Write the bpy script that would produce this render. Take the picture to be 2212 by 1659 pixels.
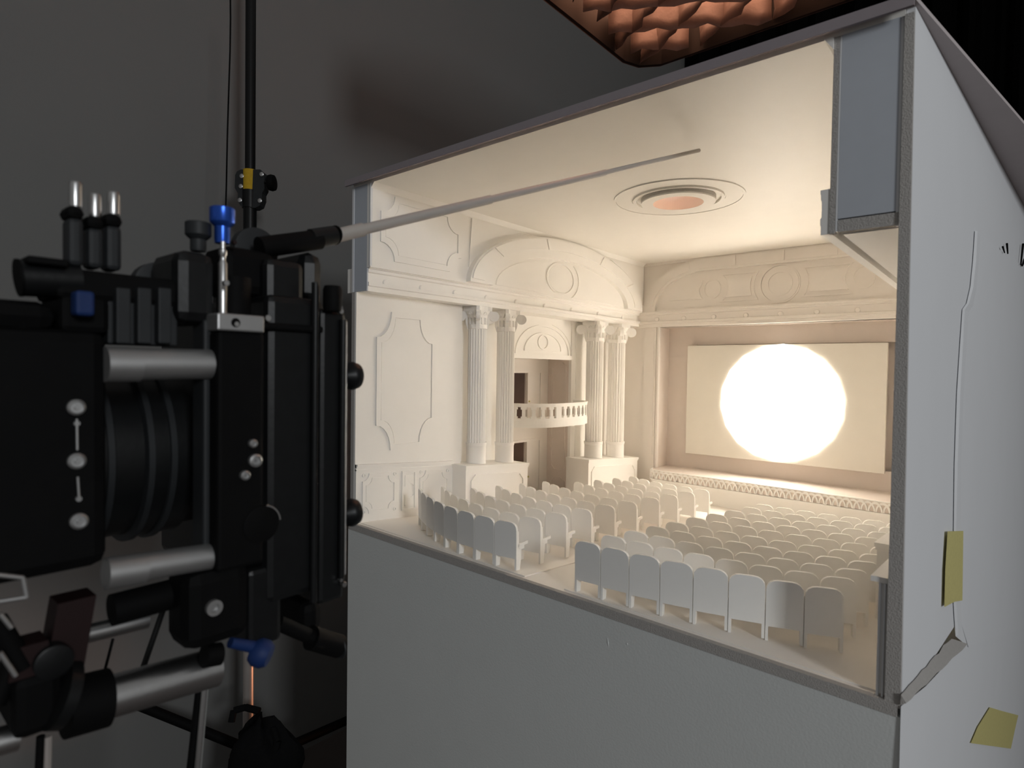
import bpy, bmesh, math, random
from mathutils import Vector, Matrix
from math import sin, cos, pi, radians, sqrt, atan2
random.seed(7)
for o in list(bpy.data.objects): bpy.data.objects.remove(o)
scene = bpy.context.scene
COL = scene.collection

# ------------------------------------------------------------------ camera
CAM = Vector((1.0902, -.758, .3457)); FPX = 1293.5
yaw, pitch, roll = radians(40.257), radians(-1.3867), radians(.8193)
FW = Vector((-sin(yaw)*cos(pitch), cos(yaw)*cos(pitch), sin(pitch)))
RT0 = Vector((cos(yaw), sin(yaw), 0)); UP0 = RT0.cross(FW)
RT = RT0*cos(roll)+UP0*sin(roll); UP = UP0*cos(roll)-RT0*sin(roll)
cd = bpy.data.cameras.new('camera'); co = bpy.data.objects.new('camera', cd); COL.objects.link(co)
M = Matrix((RT, UP, -FW)).transposed().to_4x4(); M.translation = CAM; co.matrix_world = M
cd.sensor_width = 36; cd.sensor_fit = 'HORIZONTAL'; cd.lens = 36*FPX/2212; cd.clip_start = .02; cd.clip_end = 60
cd.dof.use_dof = True; cd.dof.focus_distance = 1.35; cd.dof.aperture_fstop = 8.0
scene.camera = co
scene.cycles.max_bounces = 16; scene.cycles.diffuse_bounces = 12; scene.cycles.glossy_bounces = 4

# ------------------------------------------------------------------ world, lamps, exposure
w = bpy.data.worlds.new('world'); scene.world = w; w.use_nodes = True
w.node_tree.nodes['Background'].inputs[0].default_value = (1, .985, .96, 1)
w.node_tree.nodes['Background'].inputs[1].default_value = .105
vs = scene.view_settings
vs.view_transform = 'Standard'; vs.look = 'None'; vs.gamma = 1; vs.use_curve_mapping = False; vs.exposure = 0.70

def area_lamp(name, loc, target, size, power, color, sy=None):
    l = bpy.data.lights.new(name, 'AREA'); l.energy = power; l.color = color; l.size = size
    if sy: l.shape = 'RECTANGLE'; l.size_y = sy
    o = bpy.data.objects.new(name, l); COL.objects.link(o); o.location = loc
    o.rotation_euler = (Vector(target)-Vector(loc)).to_track_quat('-Z', 'Y').to_euler()
    return o
# cool daylight key far off to the open side of the studio
area_lamp('studio_key_light', (3.86, -1.44, 1.15), (.5, 0, .30), .45, 23, (.95, .98, 1.0), .6)

# ------------------------------------------------------------------ materials
def mat(name, col, rough=.7, metal=0, noise=0, nscale=60, bump=0, bscale=200, spec=.3, emit=None, estr=0, trans=0):
    m = bpy.data.materials.new(name); m.use_nodes = True
    nt = m.node_tree; b = nt.nodes['Principled BSDF']
    b.inputs['Base Color'].default_value = (*col, 1); b.inputs['Roughness'].default_value = rough
    b.inputs['Metallic'].default_value = metal; b.inputs['Specular IOR Level'].default_value = spec
    tc = nt.nodes.new('ShaderNodeTexCoord')
    if noise:
        n = nt.nodes.new('ShaderNodeTexNoise'); n.inputs['Scale'].default_value = nscale; n.inputs['Detail'].default_value = 5
        nt.links.new(tc.outputs['Object'], n.inputs['Vector'])
        r = nt.nodes.new('ShaderNodeMix'); r.data_type = 'RGBA'
        r.inputs[6].default_value = (*[c*(1-noise) for c in col], 1); r.inputs[7].default_value = (*[min(1, c*(1+noise)) for c in col], 1)
        nt.links.new(n.outputs['Fac'], r.inputs[0]); nt.links.new(r.outputs[2], b.inputs['Base Color'])
    if bump:
        n2 = nt.nodes.new('ShaderNodeTexNoise'); n2.inputs['Scale'].default_value = bscale; n2.inputs['Detail'].default_value = 4
        nt.links.new(tc.outputs['Object'], n2.inputs['Vector'])
        bp = nt.nodes.new('ShaderNodeBump'); bp.inputs['Strength'].default_value = bump; bp.inputs['Distance'].default_value = .002
        nt.links.new(n2.outputs['Fac'], bp.inputs['Height']); nt.links.new(bp.outputs['Normal'], b.inputs['Normal'])
    if emit: b.inputs['Emission Color'].default_value = (*emit, 1); b.inputs['Emission Strength'].default_value = estr
    return m
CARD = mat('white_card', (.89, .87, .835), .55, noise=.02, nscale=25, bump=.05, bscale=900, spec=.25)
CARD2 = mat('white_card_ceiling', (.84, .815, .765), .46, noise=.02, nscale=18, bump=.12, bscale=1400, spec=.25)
SEATM = mat('white_seat_card', (.93, .915, .88), .6, noise=.02, nscale=60, spec=.25)
FLOORC = mat('cream_floor_card', (.90, .86, .81), .5, noise=.04, nscale=12, bump=.08, bscale=700)
FOAM = mat('grey_foam_edge', (.44, .42, .40), .9, noise=.12, nscale=300, bump=.5, bscale=600, spec=.1)
FOAM2 = mat('cut_foam_board', (.60, .57, .53), .9, noise=.15, nscale=400, bump=.6, bscale=500, spec=.1)
PANEL = mat('painted_front_panel', (.68, .70, .69), .8, noise=.03, nscale=14, bump=.14, bscale=320, spec=.15)
BACKM = mat('brown_card', (.45, .36, .32), .8, noise=.05, nscale=30, spec=.1)
PAPER = mat('white_board', (.76, .77, .79), .75, noise=.02, nscale=10, bump=.05, bscale=300, spec=.15)
GREYP = mat('grey_card', (.50, .53, .58), .8, noise=.04, nscale=40, spec=.15)
FASCIA = mat('roof_edge_card', (.30, .265, .28), .8, noise=.06, nscale=60, spec=.1)
ROOFM = mat('roof_board', (.52, .465, .465), .75, noise=.04, nscale=40, bump=.1, spec=.15)
BEIGE_SHADE = mat('shaded_beige_card', (.78, .735, .685), .6, noise=.02, nscale=30, bump=.05, bscale=900, spec=.2)  # card darkened in colour for the weaker light on back wall and niche
ROSE_SHADE = mat('shaded_rose_card', (.72, .645, .59), .65, noise=.02, nscale=30, spec=.15)  # pinkish card, darkened further for shade in recess, stage and niche sides
SCREENM = mat('screen_card', (.80, .765, .69), .6, noise=.015, nscale=20, spec=.2)
DISC = mat('glowing_disc', (1, 1, 1), .5, emit=(1.0, .90, .76), estr=2.2)
TAPE = mat('yellow_masking_tape', (.62, .56, .24), .8, noise=.12, nscale=250, bump=.3, bscale=800, spec=.1)
BLK = mat('black_anodised_metal', (.006, .0065, .007), .40, 0, noise=.3, nscale=90, bump=.05, spec=.25)
BLKM = mat('matte_black_plastic', (.003, .003, .0032), .7, 0, noise=.3, nscale=60, spec=.10)
DGREY = mat('dark_grey_plastic', (.018, .020, .022), .55, noise=.2, nscale=70, spec=.3)
CHROME = mat('brushed_steel', (.55, .55, .55), .32, 1, noise=.06, nscale=150, bump=.03)
ALU = mat('satin_aluminium', (.42, .42, .42), .45, .85, noise=.06, nscale=120)
BLUE = mat('blue_anodised_metal', (.03, .10, .50), .28, .7, noise=.1, nscale=90)
BLUEP = mat('blue_plastic', (.006, .024, .105), .6, noise=.1, nscale=90)
RED = mat('dark_red_metal', (.011, .002, .002), .6, noise=.2, nscale=60)
YEL = mat('yellow_cloth_tape', (.52, .33, .02), .8, noise=.15, nscale=120, bump=.3)
RODM = mat('silver_pointer', (.42, .39, .36), .6, .15, noise=.05, nscale=100)
WALLM = mat('grey_studio_wall', (.20, .20, .196), .9, noise=.04, nscale=3, bump=.1, bscale=120, spec=.1)
FLRM = mat('dark_studio_floor', (.10, .085, .08), .7, noise=.15, nscale=5, bump=.1, bscale=60, spec=.2)
DRAPE = mat('black_drape', (.0025, .0025, .0025), .95, noise=.3, nscale=30, spec=.05)
CLOTH = mat('copper_grid_cloth', (.062, .048, .043), .55, noise=.2, nscale=40, bump=.5, bscale=60, spec=.35)
BAGM = mat('black_sandbag_cloth', (.006, .006, .0065), .9, noise=.3, nscale=120, bump=.6, bscale=90, spec=.1)
POLEM = mat('bare_steel_tube', (.55, .50, .47), .4, .6, noise=.1, nscale=40)
BULB = mat('warm_softbox_diffuser', (.9, .8, .7), .8, emit=(1.0, .45, .26), estr=9)

# ------------------------------------------------------------------ helpers
def tag(o, label=None, cat=None, group=None, kind=None):
    if label: o['label'] = label
    if cat: o['category'] = cat
    if group: o['group'] = group
    if kind: o['kind'] = kind
    return o
def empty(name, loc=(0, 0, 0), label=None, cat=None, group=None):
    o = bpy.data.objects.new(name, None); COL.objects.link(o); o.location = loc; o.empty_display_size = .01
    return tag(o, label, cat, group)
def link(name, me, m, parent=None):
    o = bpy.data.objects.new(name, me); COL.objects.link(o)
    if m and not me.materials: me.materials.append(m)
    if parent is not None:
        o.parent = parent
        p = parent
        off = Vector((0, 0, 0))
        while p is not None: off += p.location; p = p.parent
        o.location = -off if not getattr(parent, '_local', False) else (0, 0, 0)
    return o
class MB:
    def __init__(s): s.v = []; s.f = []; s.sm = []
    def add(s, vs, fs, smooth=False):
        b = len(s.v); s.v += [tuple(v) for v in vs]
        for f in fs: s.f.append([b+i for i in f]); s.sm.append(smooth)
        return s
    def box(s, a, b):
        x0, x1 = sorted((a[0], b[0])); y0, y1 = sorted((a[1], b[1])); z0, z1 = sorted((a[2], b[2]))
        return s.add([(x, y, z) for z in (z0, z1) for y in (y0, y1) for x in (x0, x1)],
                     [(0, 2, 3, 1), (4, 5, 7, 6), (0, 1, 5, 4), (2, 6, 7, 3), (0, 4, 6, 2), (1, 3, 7, 5)])
    def prism(s, pts, fn, d0, d1):
        """closed outline pts (u,v) mapped by fn(u,v,d), extruded from d0 to d1"""
        n = len(pts)
        vs = [fn(u, v, d0) for u, v in pts]+[fn(u, v, d1) for u, v in pts]
        fs = [tuple(range(n))[::-1], tuple(range(n, 2*n))]+[(i, (i+1) % n, n+(i+1) % n, n+i) for i in range(n)]
        return s.add(vs, fs)
    def ring(s, po, pi_, fn, d0, d1):
        """flat ring between two outlines of equal length, extruded"""
        n = len(po)
        vs = [fn(u, v, d0) for u, v in po]+[fn(u, v, d0) for u, v in pi_]+[fn(u, v, d1) for u, v in po]+[fn(u, v, d1) for u, v in pi_]
        fs = []
        for i in range(n):
            j = (i+1) % n
            fs += [(i, j, n+j, n+i), (2*n+i, 3*n+i, 3*n+j, 2*n+j), (i, 2*n+i, 2*n+j, j), (n+i, n+j, 3*n+j, 3*n+i)]
        return s.add(vs, fs)
    def strip(s, po, pi_, fn, d0, d1):
        """open ring (band between two polylines)"""
        n = len(po)
        vs = [fn(u, v, d0) for u, v in po]+[fn(u, v, d0) for u, v in pi_]+[fn(u, v, d1) for u, v in po]+[fn(u, v, d1) for u, v in pi_]
        fs = [(0, n, 3*n, 2*n), (n-1, 3*n-1, 4*n-1, 2*n-1)]
        for i in range(n-1):
            j = i+1
            fs += [(i, j, n+j, n+i), (2*n+i, 3*n+i, 3*n+j, 2*n+j), (i, 2*n+i, 2*n+j, j), (n+i, n+j, 3*n+j, 3*n+i)]
        return s.add(vs, fs)
    def lathe(s, prof, c, seg=32, axis=(0, 0, 1), smooth=True, cap=True):
        """prof: (r, h) along axis from point c"""
        a = Vector(axis).normalized(); t = Vector((1, 0, 0)) if abs(a.x) < .8 else Vector((0, 1, 0))
        e1 = a.cross(t).normalized(); e2 = a.cross(e1); c = Vector(c); vs = []; fs = []
        for r, h in prof:
            for k in range(seg):
                th = 2*pi*k/seg; vs.append(c+a*h+e1*(r*cos(th))+e2*(r*sin(th)))
        for i in range(len(prof)-1):
            for k in range(seg):
                k2 = (k+1) % seg; fs.append((i*seg+k, i*seg+k2, (i+1)*seg+k2, (i+1)*seg+k))
        s.add(vs, fs, smooth)
        if cap:
            b = len(s.v)-len(vs)
            s.f.append([b+k for k in range(seg)][::-1]); s.sm.append(False)
            s.f.append([b+(len(prof)-1)*seg+k for k in range(seg)]); s.sm.append(False)
        return s
    def cyl(s, p, q, r, r2=None, seg=20):
        p = Vector(p); q = Vector(q); return s.lathe([(r, 0), (r if r2 is None else r2, (q-p).length)], p, seg, q-p)
    def tube(s, pts, r, seg=10):
        for i in range(len(pts)-1): s.cyl(pts[i], pts[i+1], r, None, seg)
        return s
    def sphere(s, c, r, seg=16, ring=8):
        return s.lathe([(r*sin(pi*(i+.02)/(ring+.04)), -r*cos(pi*(i+.02)/(ring+.04))) for i in range(ring+1)], c, seg)
    def mesh(s, name):
        me = bpy.data.meshes.new(name); me.from_pydata(s.v, [], s.f); me.update()
        bm = bmesh.new(); bm.from_mesh(me); bmesh.ops.recalc_face_normals(bm, faces=bm.faces); bm.to_mesh(me); bm.free()
        if any(s.sm):
            me.polygons.foreach_set('use_smooth', s.sm); me.set_sharp_from_angle(angle=radians(38))
        return me
    def build(s, name, m, parent=None):
        return link(name, s.mesh(name), m, parent)
def bevelled(o, wd=.002, seg=2):
    md = o.modifiers.new('bevel', 'BEVEL'); md.width = wd; md.segments = seg; md.limit_method = 'ANGLE'; return o
def ray(px, py): return FW+RT*((px-1106)/FPX)-UP*((py-829.5)/FPX)
def at(px, py, ax, val):                       # point of the photograph's line of sight on a plane of the scene
    d = ray(px, py); i = 'xyz'.index(ax); return CAM+d*((val-CAM[i])/d[i])
def atd(px, py, d): return CAM+ray(px, py)*d   # ... at a distance
def atp(px, py, n, c):
    d = ray(px, py); n = Vector(n); return CAM+d*((c-n.dot(CAM))/n.dot(d))
def ell(cu, cv, a, b, t0, t1, n): return [(cu+a*cos(t0+(t1-t0)*i/(n-1)), cv+b*sin(t0+(t1-t0)*i/(n-1))) for i in range(n)]
def circ(cu, cv, a, b=None, n=40): b = a if b is None else b; return [(cu+a*cos(2*pi*i/n), cv+b*sin(2*pi*i/n)) for i in range(n)]
def scoop(u0, v0, u1, v1, r, n=7, rv=None):
    """rectangle with concave round corners"""
    rv = r if rv is None else rv; p = []
    for cu, cv, t0 in ((u0, v0, pi/2), (u1, v0, pi), (u1, v1, 1.5*pi), (u0, v1, 2*pi)):
        p += [(cu+r*cos(t0-(pi/2)*i/(n-1)), cv+rv*sin(t0-(pi/2)*i/(n-1))) for i in range(n)]
    return p
def chamf(u0, v0, u1, v1, r):
    return [(u0, v0+r), (u0+r*.35, v0+r*.65), (u0+r*.65, v0+r*.35), (u0+r, v0), (u1-r, v0), (u1-r*.65, v0+r*.35), (u1-r*.35, v0+r*.65), (u1, v0+r),
            (u1, v1-r), (u1-r*.35, v1-r*.65), (u1-r*.65, v1-r*.35), (u1-r, v1), (u0+r, v1), (u0+r*.65, v1-r*.35), (u0+r*.35, v1-r*.65), (u0, v1-r)]

# ------------------------------------------------------------------ studio room
K = .078
def fz(x, y): return .011-.019*x-K*y           # raked auditorium floor
GZ = -1.05
tag(MB().box((-1.6, -3.2, GZ-.05), (5.2, 3.7, GZ)).build('floor', FLRM), kind='structure')
tag(MB().box((-1.0, -3.2, GZ), (-.86, 3.62, 3.2)).build('wall_left', WALLM), kind='structure')
b = MB(); n = 200                                # black drape hanging behind the model
pf = [(-.855+5.6*i/n, 3.46+.05*sin(i*.9)+.02*sin(i*2.3)) for i in range(n+1)]; pb = [(x, y+.012) for x, y in pf]
b.strip(pf, pb, lambda u, v, d: (u, v, d), GZ, 3.2)
tag(b.build('black_curtain', DRAPE), 'black studio curtain hanging in folds behind the model theatre roof', 'curtain')

# ------------------------------------------------------------------ model theatre shell
EB, ET, HC, XE, XU, XL, XR = .5055, .557, .727, .054, .0595, .012, -.025
T = empty('model_theatre', (.5, 0, GZ), 'white card scale model of a cinema auditorium, open at the front', 'model')
L = lambda u, v, d: (d, u, v)                    # left wall: u=Y v=Z d=X
LS = lambda u, v, d: (d, u, v-K*u)               # the same, following the rake
B = lambda u, v, d: (u, d, v)                    # back wall: u=X v=Z d=Y
Cc = lambda u, v, d: (u, v, d)                   # plan: u=X v=Y d=Z
YF = -.004
# base with its painted front
base = MB().prism([(-.004, .031), (1.004, .031), (1.07, .9), (1.10, 1.34), (-.004, 1.34)], Cc, GZ, -.125).build('base_box', PANEL, T)
fp = MB(); fp.add([(-.005, YF, GZ), (1.003, YF, GZ), (1.003, YF, fz(1, 0)-.013), (-.005, YF, fz(0, 0)-.013),
                   (-.005, .03, GZ), (1.003, .03, GZ), (1.003, .03, fz(1, 0)-.013), (-.005, .03, fz(0, 0)-.013)],
                  [(0, 1, 2, 3), (7, 6, 5, 4), (0, 4, 5, 1), (3, 2, 6, 7), (0, 3, 7, 4), (1, 5, 6, 2)])
fp.build('front_panel', PANEL, T)
# small blemishes in the paint
for (px, py, dx, dy) in ((1312, 1375, 3, 26), (1354, 1388, 2, 6)):
    a = at(px, py, 'y', YF); c = at(px+dx, py+dy, 'y', YF)
    m_ = (a+c)/2
    MB().add([(a.x, YF, a.z), (m_.x+.0012, YF, m_.z), (c.x, YF, c.z), (m_.x, YF-.0010, m_.z)], [(0, 1, 3), (1, 2, 3), (2, 0, 3)]).build('paint_drip', PANEL, base)
def floor_slab(x0, y0, x1, y1, th):
    vs = [(x, y, fz(x, y)-t) for t in (th, 0) for (x, y) in ((x0, y0), (x1, y0), (x1, y1), (x0, y1))]
    return MB().add(vs, [(3, 2, 1, 0), (4, 5, 6, 7), (0, 1, 5, 4), (1, 2, 6, 5), (2, 3, 7, 6), (3, 0, 4, 7)])
floor_slab(-.003, .004, .995, 1.30, .013).build('auditorium_floor', FLOORC, T)
MB().add([(-.003, YF-.001, fz(0, 0)-.013), (1.0, YF-.001, fz(1, 0)-.013), (1.0, YF-.001, fz(1, 0)+.0004), (-.003, YF-.001, fz(0, 0)+.0004),
          (-.003, .0045, fz(0, 0)-.013), (1.0, .0045, fz(1, 0)-.013), (1.0, .0045, fz(1, 0)+.0001), (-.003, .0045, fz(0, 0)+.0001)],
         [(0, 1, 2, 3), (7, 6, 5, 4), (0, 4, 5, 1), (3, 2, 6, 7), (0, 3, 7, 4), (1, 5, 6, 2)]).build('floor_edge', FOAM, T)
# raised thin floor sheets that carry the two seat blocks
def sheet(pts, th, nm):
    n = len(pts); vs = [(x, y, fz(x, y)+.0002) for x, y in pts]+[(x, y, fz(x, y)+th) for x, y in pts]
    MB().add(vs, [tuple(range(n))[::-1], tuple(range(n, 2*n))]+[(i, (i+1) % n, n+(i+1) % n, n+i) for i in range(n)]).build(nm, FLOORC, T)
sheet([(.014, .012), (.472, .012), (.482, .97), (.07, .97)], .002, 'seating_sheet')
sheet([(.552, .012), (.98, .012), (.98, .93), (.575, .93)], .002, 'seating_sheet')

# left side, lower wall
YS = .317
lw = MB().prism([(0, fz(0, 0)-.01), (YS, fz(0, YS)-.01), (YS, EB), (0, EB)], L, 0, XL).build('side_wall', CARD, T)
MB().box((-.0035, -.0005, fz(0, 0)-.005), (.0075, .004, EB)).build('foam_edge', FOAM, lw)
MB().ring(scoop(.052, .160, .226, .4705, .040, rv=.058), scoop(.064, .172, .214, .4585, .038, rv=.055), L, XL-.0005, XL+.0035).build('panel_frame', CARD, lw)
MB().prism(scoop(.0665, .1745, .2115, .456, .0375, rv=.0545), L, XL-.0005, XL+.0018).build('panel', CARD, lw)
# wainscot
WH = .1268
wc = MB().prism([(0, .011), (.286, .011), (.286, .011+WH), (0, .011+WH)], LS, XL, XL+.004).build('wainscot', CARD, T)
for z0, z1, d in ((.1235, .1268, .009), (.1195, .1235, .0065), (.113, .116, .0055)):
    MB().prism([(0, .011+z0), (.286, .011+z0), (.286, .011+z1), (0, .011+z1)], LS, XL, XL+d).build('moulding', CARD, wc)
XW = XL+.004
for u0, u1 in ((.0155, .108), (.178, .272)):
    MB().ring(scoop(u0, .030, u1, .118, .017), scoop(u0+.007, .037, u1-.007, .111, .0165), LS, XW, XW+.0025).build('panel_frame', CARD, wc)
    MB().prism(scoop(u0+.010, .040, u1-.010, .108, .016), LS, XW, XW+.0012).build('panel', CARD, wc)
    for a in (u0+.004, u1-.004):
        for c in (.034, .114):
            MB().ring(circ(a, c, .0042, n=16), circ(a, c, .0026, n=16), LS, XW, XW+.002).build('rosette', CARD, wc)
MB().ring([(.124, .028), (.165, .028), (.165, .119), (.124, .119)], [(.128, .032), (.161, .032), (.161, .115), (.128, .115)], LS, XW, XW+.003).build('panel_frame', CARD, wc)
for top in (0, 1):
    q = [(.133, .083), (.133, .109), (.158, .109), (.158, .083)]+ell(.1455, .083, .0125, .007, 0, pi, 9)[1:-1]
    if not top: q = [(u, .147-v) for u, v in q]
    MB().prism(q, LS, XW, XW+.0018).build('panel', CARD, wc)

# recessed wall behind the columns, with its niche
N0, N1, NZ, NB = .560, .857, .3790, -.119
rw = MB().box((XR-.01, YS-.012, -.12), (XR, N0, EB+.005)).build('column_wall', CARD, T)
MB().box((XR-.01, N1, -.12), (XR, 1.20, EB+.005)).build('column_wall', CARD, T)
MB().box((XR, YS-.012, -.03), (XL-.0005, YS-.0005, EB)).build('wall_return', CARD, T)
tym = MB().box((XR-.01, N0, NZ), (XR, N1, EB+.005)).build('tympanum', CARD, T)
MB().box((XR, N0, NZ), (XR+.007, N1, .3925)).build('lintel', CARD, tym)
YC = .706
MB().strip(ell(YC, .3935, .137, .0895, 0, pi, 33), ell(YC, .3935, .131, .084, 0, pi, 33), L, XR, XR+.003).build('arch_moulding', CARD, tym)
MB().ring(ell(YC, .402, .095, .058, 0, pi, 25), ell(YC, .405, .0885, .0515, 0, pi, 25), L, XR, XR+.003).build('lunette_frame', CARD, tym)
MB().ring(circ(.7025, .4305, .0265, .0225), circ(.7025, .4305, .0225, .019), L, XR, XR+.003).build('oculus_frame', CARD, tym)
for sgn in (-1, 1):
    q = [(YC+sgn*.144, .490), (YC+sgn*.144, .405)]+[(YC+sgn*(.004+.141*cos(t)), .3965+.0925*sin(t)) for t in [radians(9+i*6) for i in range(12)]]
    if sgn < 0: q = q[::-1]
    MB().prism(q, L, XR, XR+.0025).build('spandrel_panel', CARD, tym)
MB().box((XR, N1-.006, NZ), (XR+.006, N1, EB)).build('jamb_strip', CARD, tym)
nz = empty('balcony_niche', (NB, .7, 0)); nz.parent = T; nz.location = Vector((NB, .7, 0))-T.location
ND0, ND1 = .600, .743
def nbox(a, b_, nm, m=BEIGE_SHADE): return MB().box(a, b_).build(nm, m, nz)
for (z0, z1) in ((.3350, .40), (.1135, .186)): nbox((NB-.008, N0-.02, z0), (NB, N1, z1), 'niche_wall')
nbox((NB-.008, ND1, -.12), (NB, N1, .1135), 'niche_wall'); nbox((NB-.008, ND1, .186), (NB, N1, .335), 'niche_wall')
nbox((NB-.008, N0-.02, -.12), (NB, ND0, .1135), 'niche_wall'); nbox((NB-.008, N0-.02, .186), (NB, ND0, .335), 'niche_wall')
nbox((NB, N1, -.12), (XR-.01, N1+.008, .40), 'niche_side', ROSE_SHADE)
nbox((NB, N0-.02, -.12), (XR-.01, N0-.012, .40), 'niche_side', ROSE_SHADE)
nbox((NB, N0-.012, .392), (XR-.01, N1, .40), 'niche_ceiling')
nbox((NB-.10, ND0-.06, -.12), (NB-.092, ND1+.05, .36), 'back_room_wall', BACKM)
nbox((NB-.092, ND1+.03, -.12), (NB-.008, ND1+.038, .36), 'back_room_wall', BACKM)
nbox((NB-.092, ND0-.06, -.12), (NB-.008, ND0-.052, .36), 'back_room_wall', BACKM)
for zt, zb in ((.3355, .186), (.1135, -.075)):
    nbox((NB, ND1+.001, zb), (NB+.004, .808, zt), 'door_leaf')
    nbox((NB, ND0-.012, zt+.0005), (NB+.006, .8145, zt+.008), 'door_head')
    nbox((NB, .8085, zb), (NB+.006, .8145, zt), 'door_jamb')
    o = MB().lathe([(.0022, 0), (.0030, .002), (.0022, .004)], (NB+.004, ND1+.008, zb+.058 if zb > 0 else zb+.075), 12, (1, 0, 0)).build('door_knob', TAPE, nz)
SB = lambda u, v, d: (u, d, v)
for (z0, z1) in ((.21, .372), (.012, .176), (-.055, -.008)):
    MB().ring(chamf(NB+.015, z0, XR-.020, z1, .014), chamf(NB+.020, z0+.005, XR-.025, z1-.005, .0135), SB, N1, N1-.0025).build('panel_frame', ROSE_SHADE, nz)
# pilasters behind the columns
COLS = [(.363, .0246, 1.0), (.475, .0246, 1.0), (.917, .0285, 1.15), (1.053, .0297, 1.2)]
for y, r, s in COLS: MB().box((XR, y-.030*s, -.06), (XR+.0014, y+.034*s, EB-.001)).build('pilaster', CARD, T)

# entablatures
PROF = [(0, 0), (.9, 0), (.9, .010), (.96, .0115), (.96, .0185), (.86, .020), (.86, .0385), (.94, .040), (.94, .0455), (1, .047), (1, .0515), (0, .0515)]
el = MB().prism([(XR*1.0+(XE-XR)*a if a else XR, EB+h) for a, h in PROF], lambda u, v, d: (u, d, v), .0035, 1.205).build('entablature', CARD, T)
XF = XR+(XE-XR)*.86
for i, y in enumerate((.0513, .1533, .2591, .3731, .4918, .6188, .7546, .9049, 1.0627)):
    s = 1+.03*i
    MB().lathe([(.0068*s, 0), (.0068*s, .0025), (.0052*s, .0042)], (XF, y, .5285), 20, (1, 0, 0)).build('rosette', CARD, el)
YB = 1.17
eb = MB().prism([(YB+.045-.045*a, EB-.004+h*1.08) for a, h in PROF], lambda u, v, d: (d, u, v), XE-.03, .9115).build('entablature', BEIGE_SHADE, T)
for x in (.115, .2145, .3184, .4226, .5264, .629, .7354, .84):
    MB().lathe([(.0080, 0), (.0080, .0022), (.0062, .0042)], (x, YB+.0063, .5285), 20, (0, -1, 0)).build('rosette', BEIGE_SHADE, eb)
er = MB().prism([(.9225-.0128*a, EB+h) for a, h in PROF], lambda u, v, d: (u, d, v), 0, 1.172).build('entablature', CARD, T)
for y in (.0513, .1533, .2591, .3731, .4918): MB().lathe([(.0060, 0), (.0060, .0015), (.0045, .003)], (.9225-.0128*.86, y, .5285), 20, (-1, 0, 0)).build('rosette', CARD, er)

# upper side walls
ul = MB().box((XU-.012, .0, ET-.003), (XU, 1.178, HC)).build('upper_wall', CARD, T)
MB().box((-.002, .0002, EB+.0005), (XU-.0125, .0033, HC)).build('end_plate', GREYP, ul)
MB().box((XU-.0124, .0002, EB+.0005), (XE-.006, .0033, ET-.0035)).build('end_plate', GREYP, ul)
MB().box((-.0035, -.001, EB), (.003, .006, HC)).build('foam_edge', PAPER, ul)
MB().box((XU-.003, -.001, ET), (XU+.0004, .004, HC)).build('foam_edge', PAPER, ul)
MB().prism([(XU, HC), (XU+.011, HC), (XU, HC-.011)], lambda u, v, d: (u, d, v), 0, 1.172).build('cove_moulding', CARD, ul)
MB().ring(scoop(.0244, .5735, .262, .7115, .037), scoop(.036, .5855, .2505, .6995, .035), L, XU, XU+.003).build('panel_frame', CARD, ul)
MB().prism(scoop(.0385, .588, .248, .697, .0345), L, XU, XU+.0015).build('panel', CARD, ul)
AY, AZ = .713, .5575
aw, ah, bw, bh = .4315, .1655, .338, .1085
ar = MB().strip(ell(AY, AZ, aw, ah, 0, pi, 61), ell(AY-.008, AZ, bw, bh, 0, pi, 61), L, XU, XU+.0150).build('arch', CARD, ul)
lims = [(.05, .56), (.60, 1.16), (1.20, 1.88), (1.92, 2.52), (2.56, 3.09)]
for t0, t1 in lims:
    MB().strip(ell(AY, AZ, aw-.006, ah-.0045, t0, t1, 17), ell(AY-.004, AZ, aw-.052, ah-.034, t0, t1, 17), L, XU+.0150, XU+.0180).build('voussoir', CARD, ul)
OCY, OCZ = .672, .612
MB().ring(circ(OCY, OCZ, .070, .0465), circ(OCY, OCZ, .0635, .042), L, XU, XU+.003).build('oculus_frame', CARD, ul)
MB().prism(circ(OCY, OCZ, .060, .0395), L, XU, XU+.0012).build('oculus_panel', CARD, ul)
def lunette(sgn):
    q = []
    for i in range(60):                                   # along the inner ellipse, stop where the oculus clearance begins
        t = pi-pi*i/59 if sgn < 0 else pi*i/59
        p = (AY-.008+(bw-.022)*cos(t), AZ+.005+(bh-.012)*sin(t))
        if ((p[0]-OCY)/.092)**2+((p[1]-OCZ)/.062)**2 < 1 or (p[0]-OCY)*sgn < 0: break
        q.append(p)
    for i in range(60):
        t = pi/2-sgn*pi*i/59
        p = (OCY+.092*cos(t), OCZ+.062*sin(t))
        if p[1] < AZ+.006: break
        ok = ((p[0]-AY+.008)/(bw-.022))**2+((p[1]-AZ-.005)/(bh-.012))**2 < 1
        if ok: q.append(p)
    q.append((OCY+sgn*.055, AZ+.005))
    return q
for sg in (-1, 1): MB().prism(lunette(sg), L, XU, XU+.0025).build('lunette_panel', CARD, ul)
q = [(.2885, .594), (.297, .7135), (.530, .7135)]+[(AY+(aw+.022)*cos(t), AZ+(ah+.012)*sin(t)) for t in [radians(114+i*4.2) for i in range(12)]]
MB().prism([p for p in q if p[0] >= .288 and p[1] <= .7136], L, XU, XU+.0025).build('spandrel_panel', CARD, ul)
q = [(1.155, .594), (1.155, .708), (.94, .708)]+[(AY+(aw+.022)*cos(t), AZ+(ah+.012)*sin(t)) for t in [radians(58-i*4.2) for i in range(12)]]
MB().prism([p for p in q if p[0] <= 1.156 and p[1] <= .7136], L, XU, XU+.0025).build('spandrel_panel', CARD, ul)

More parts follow.
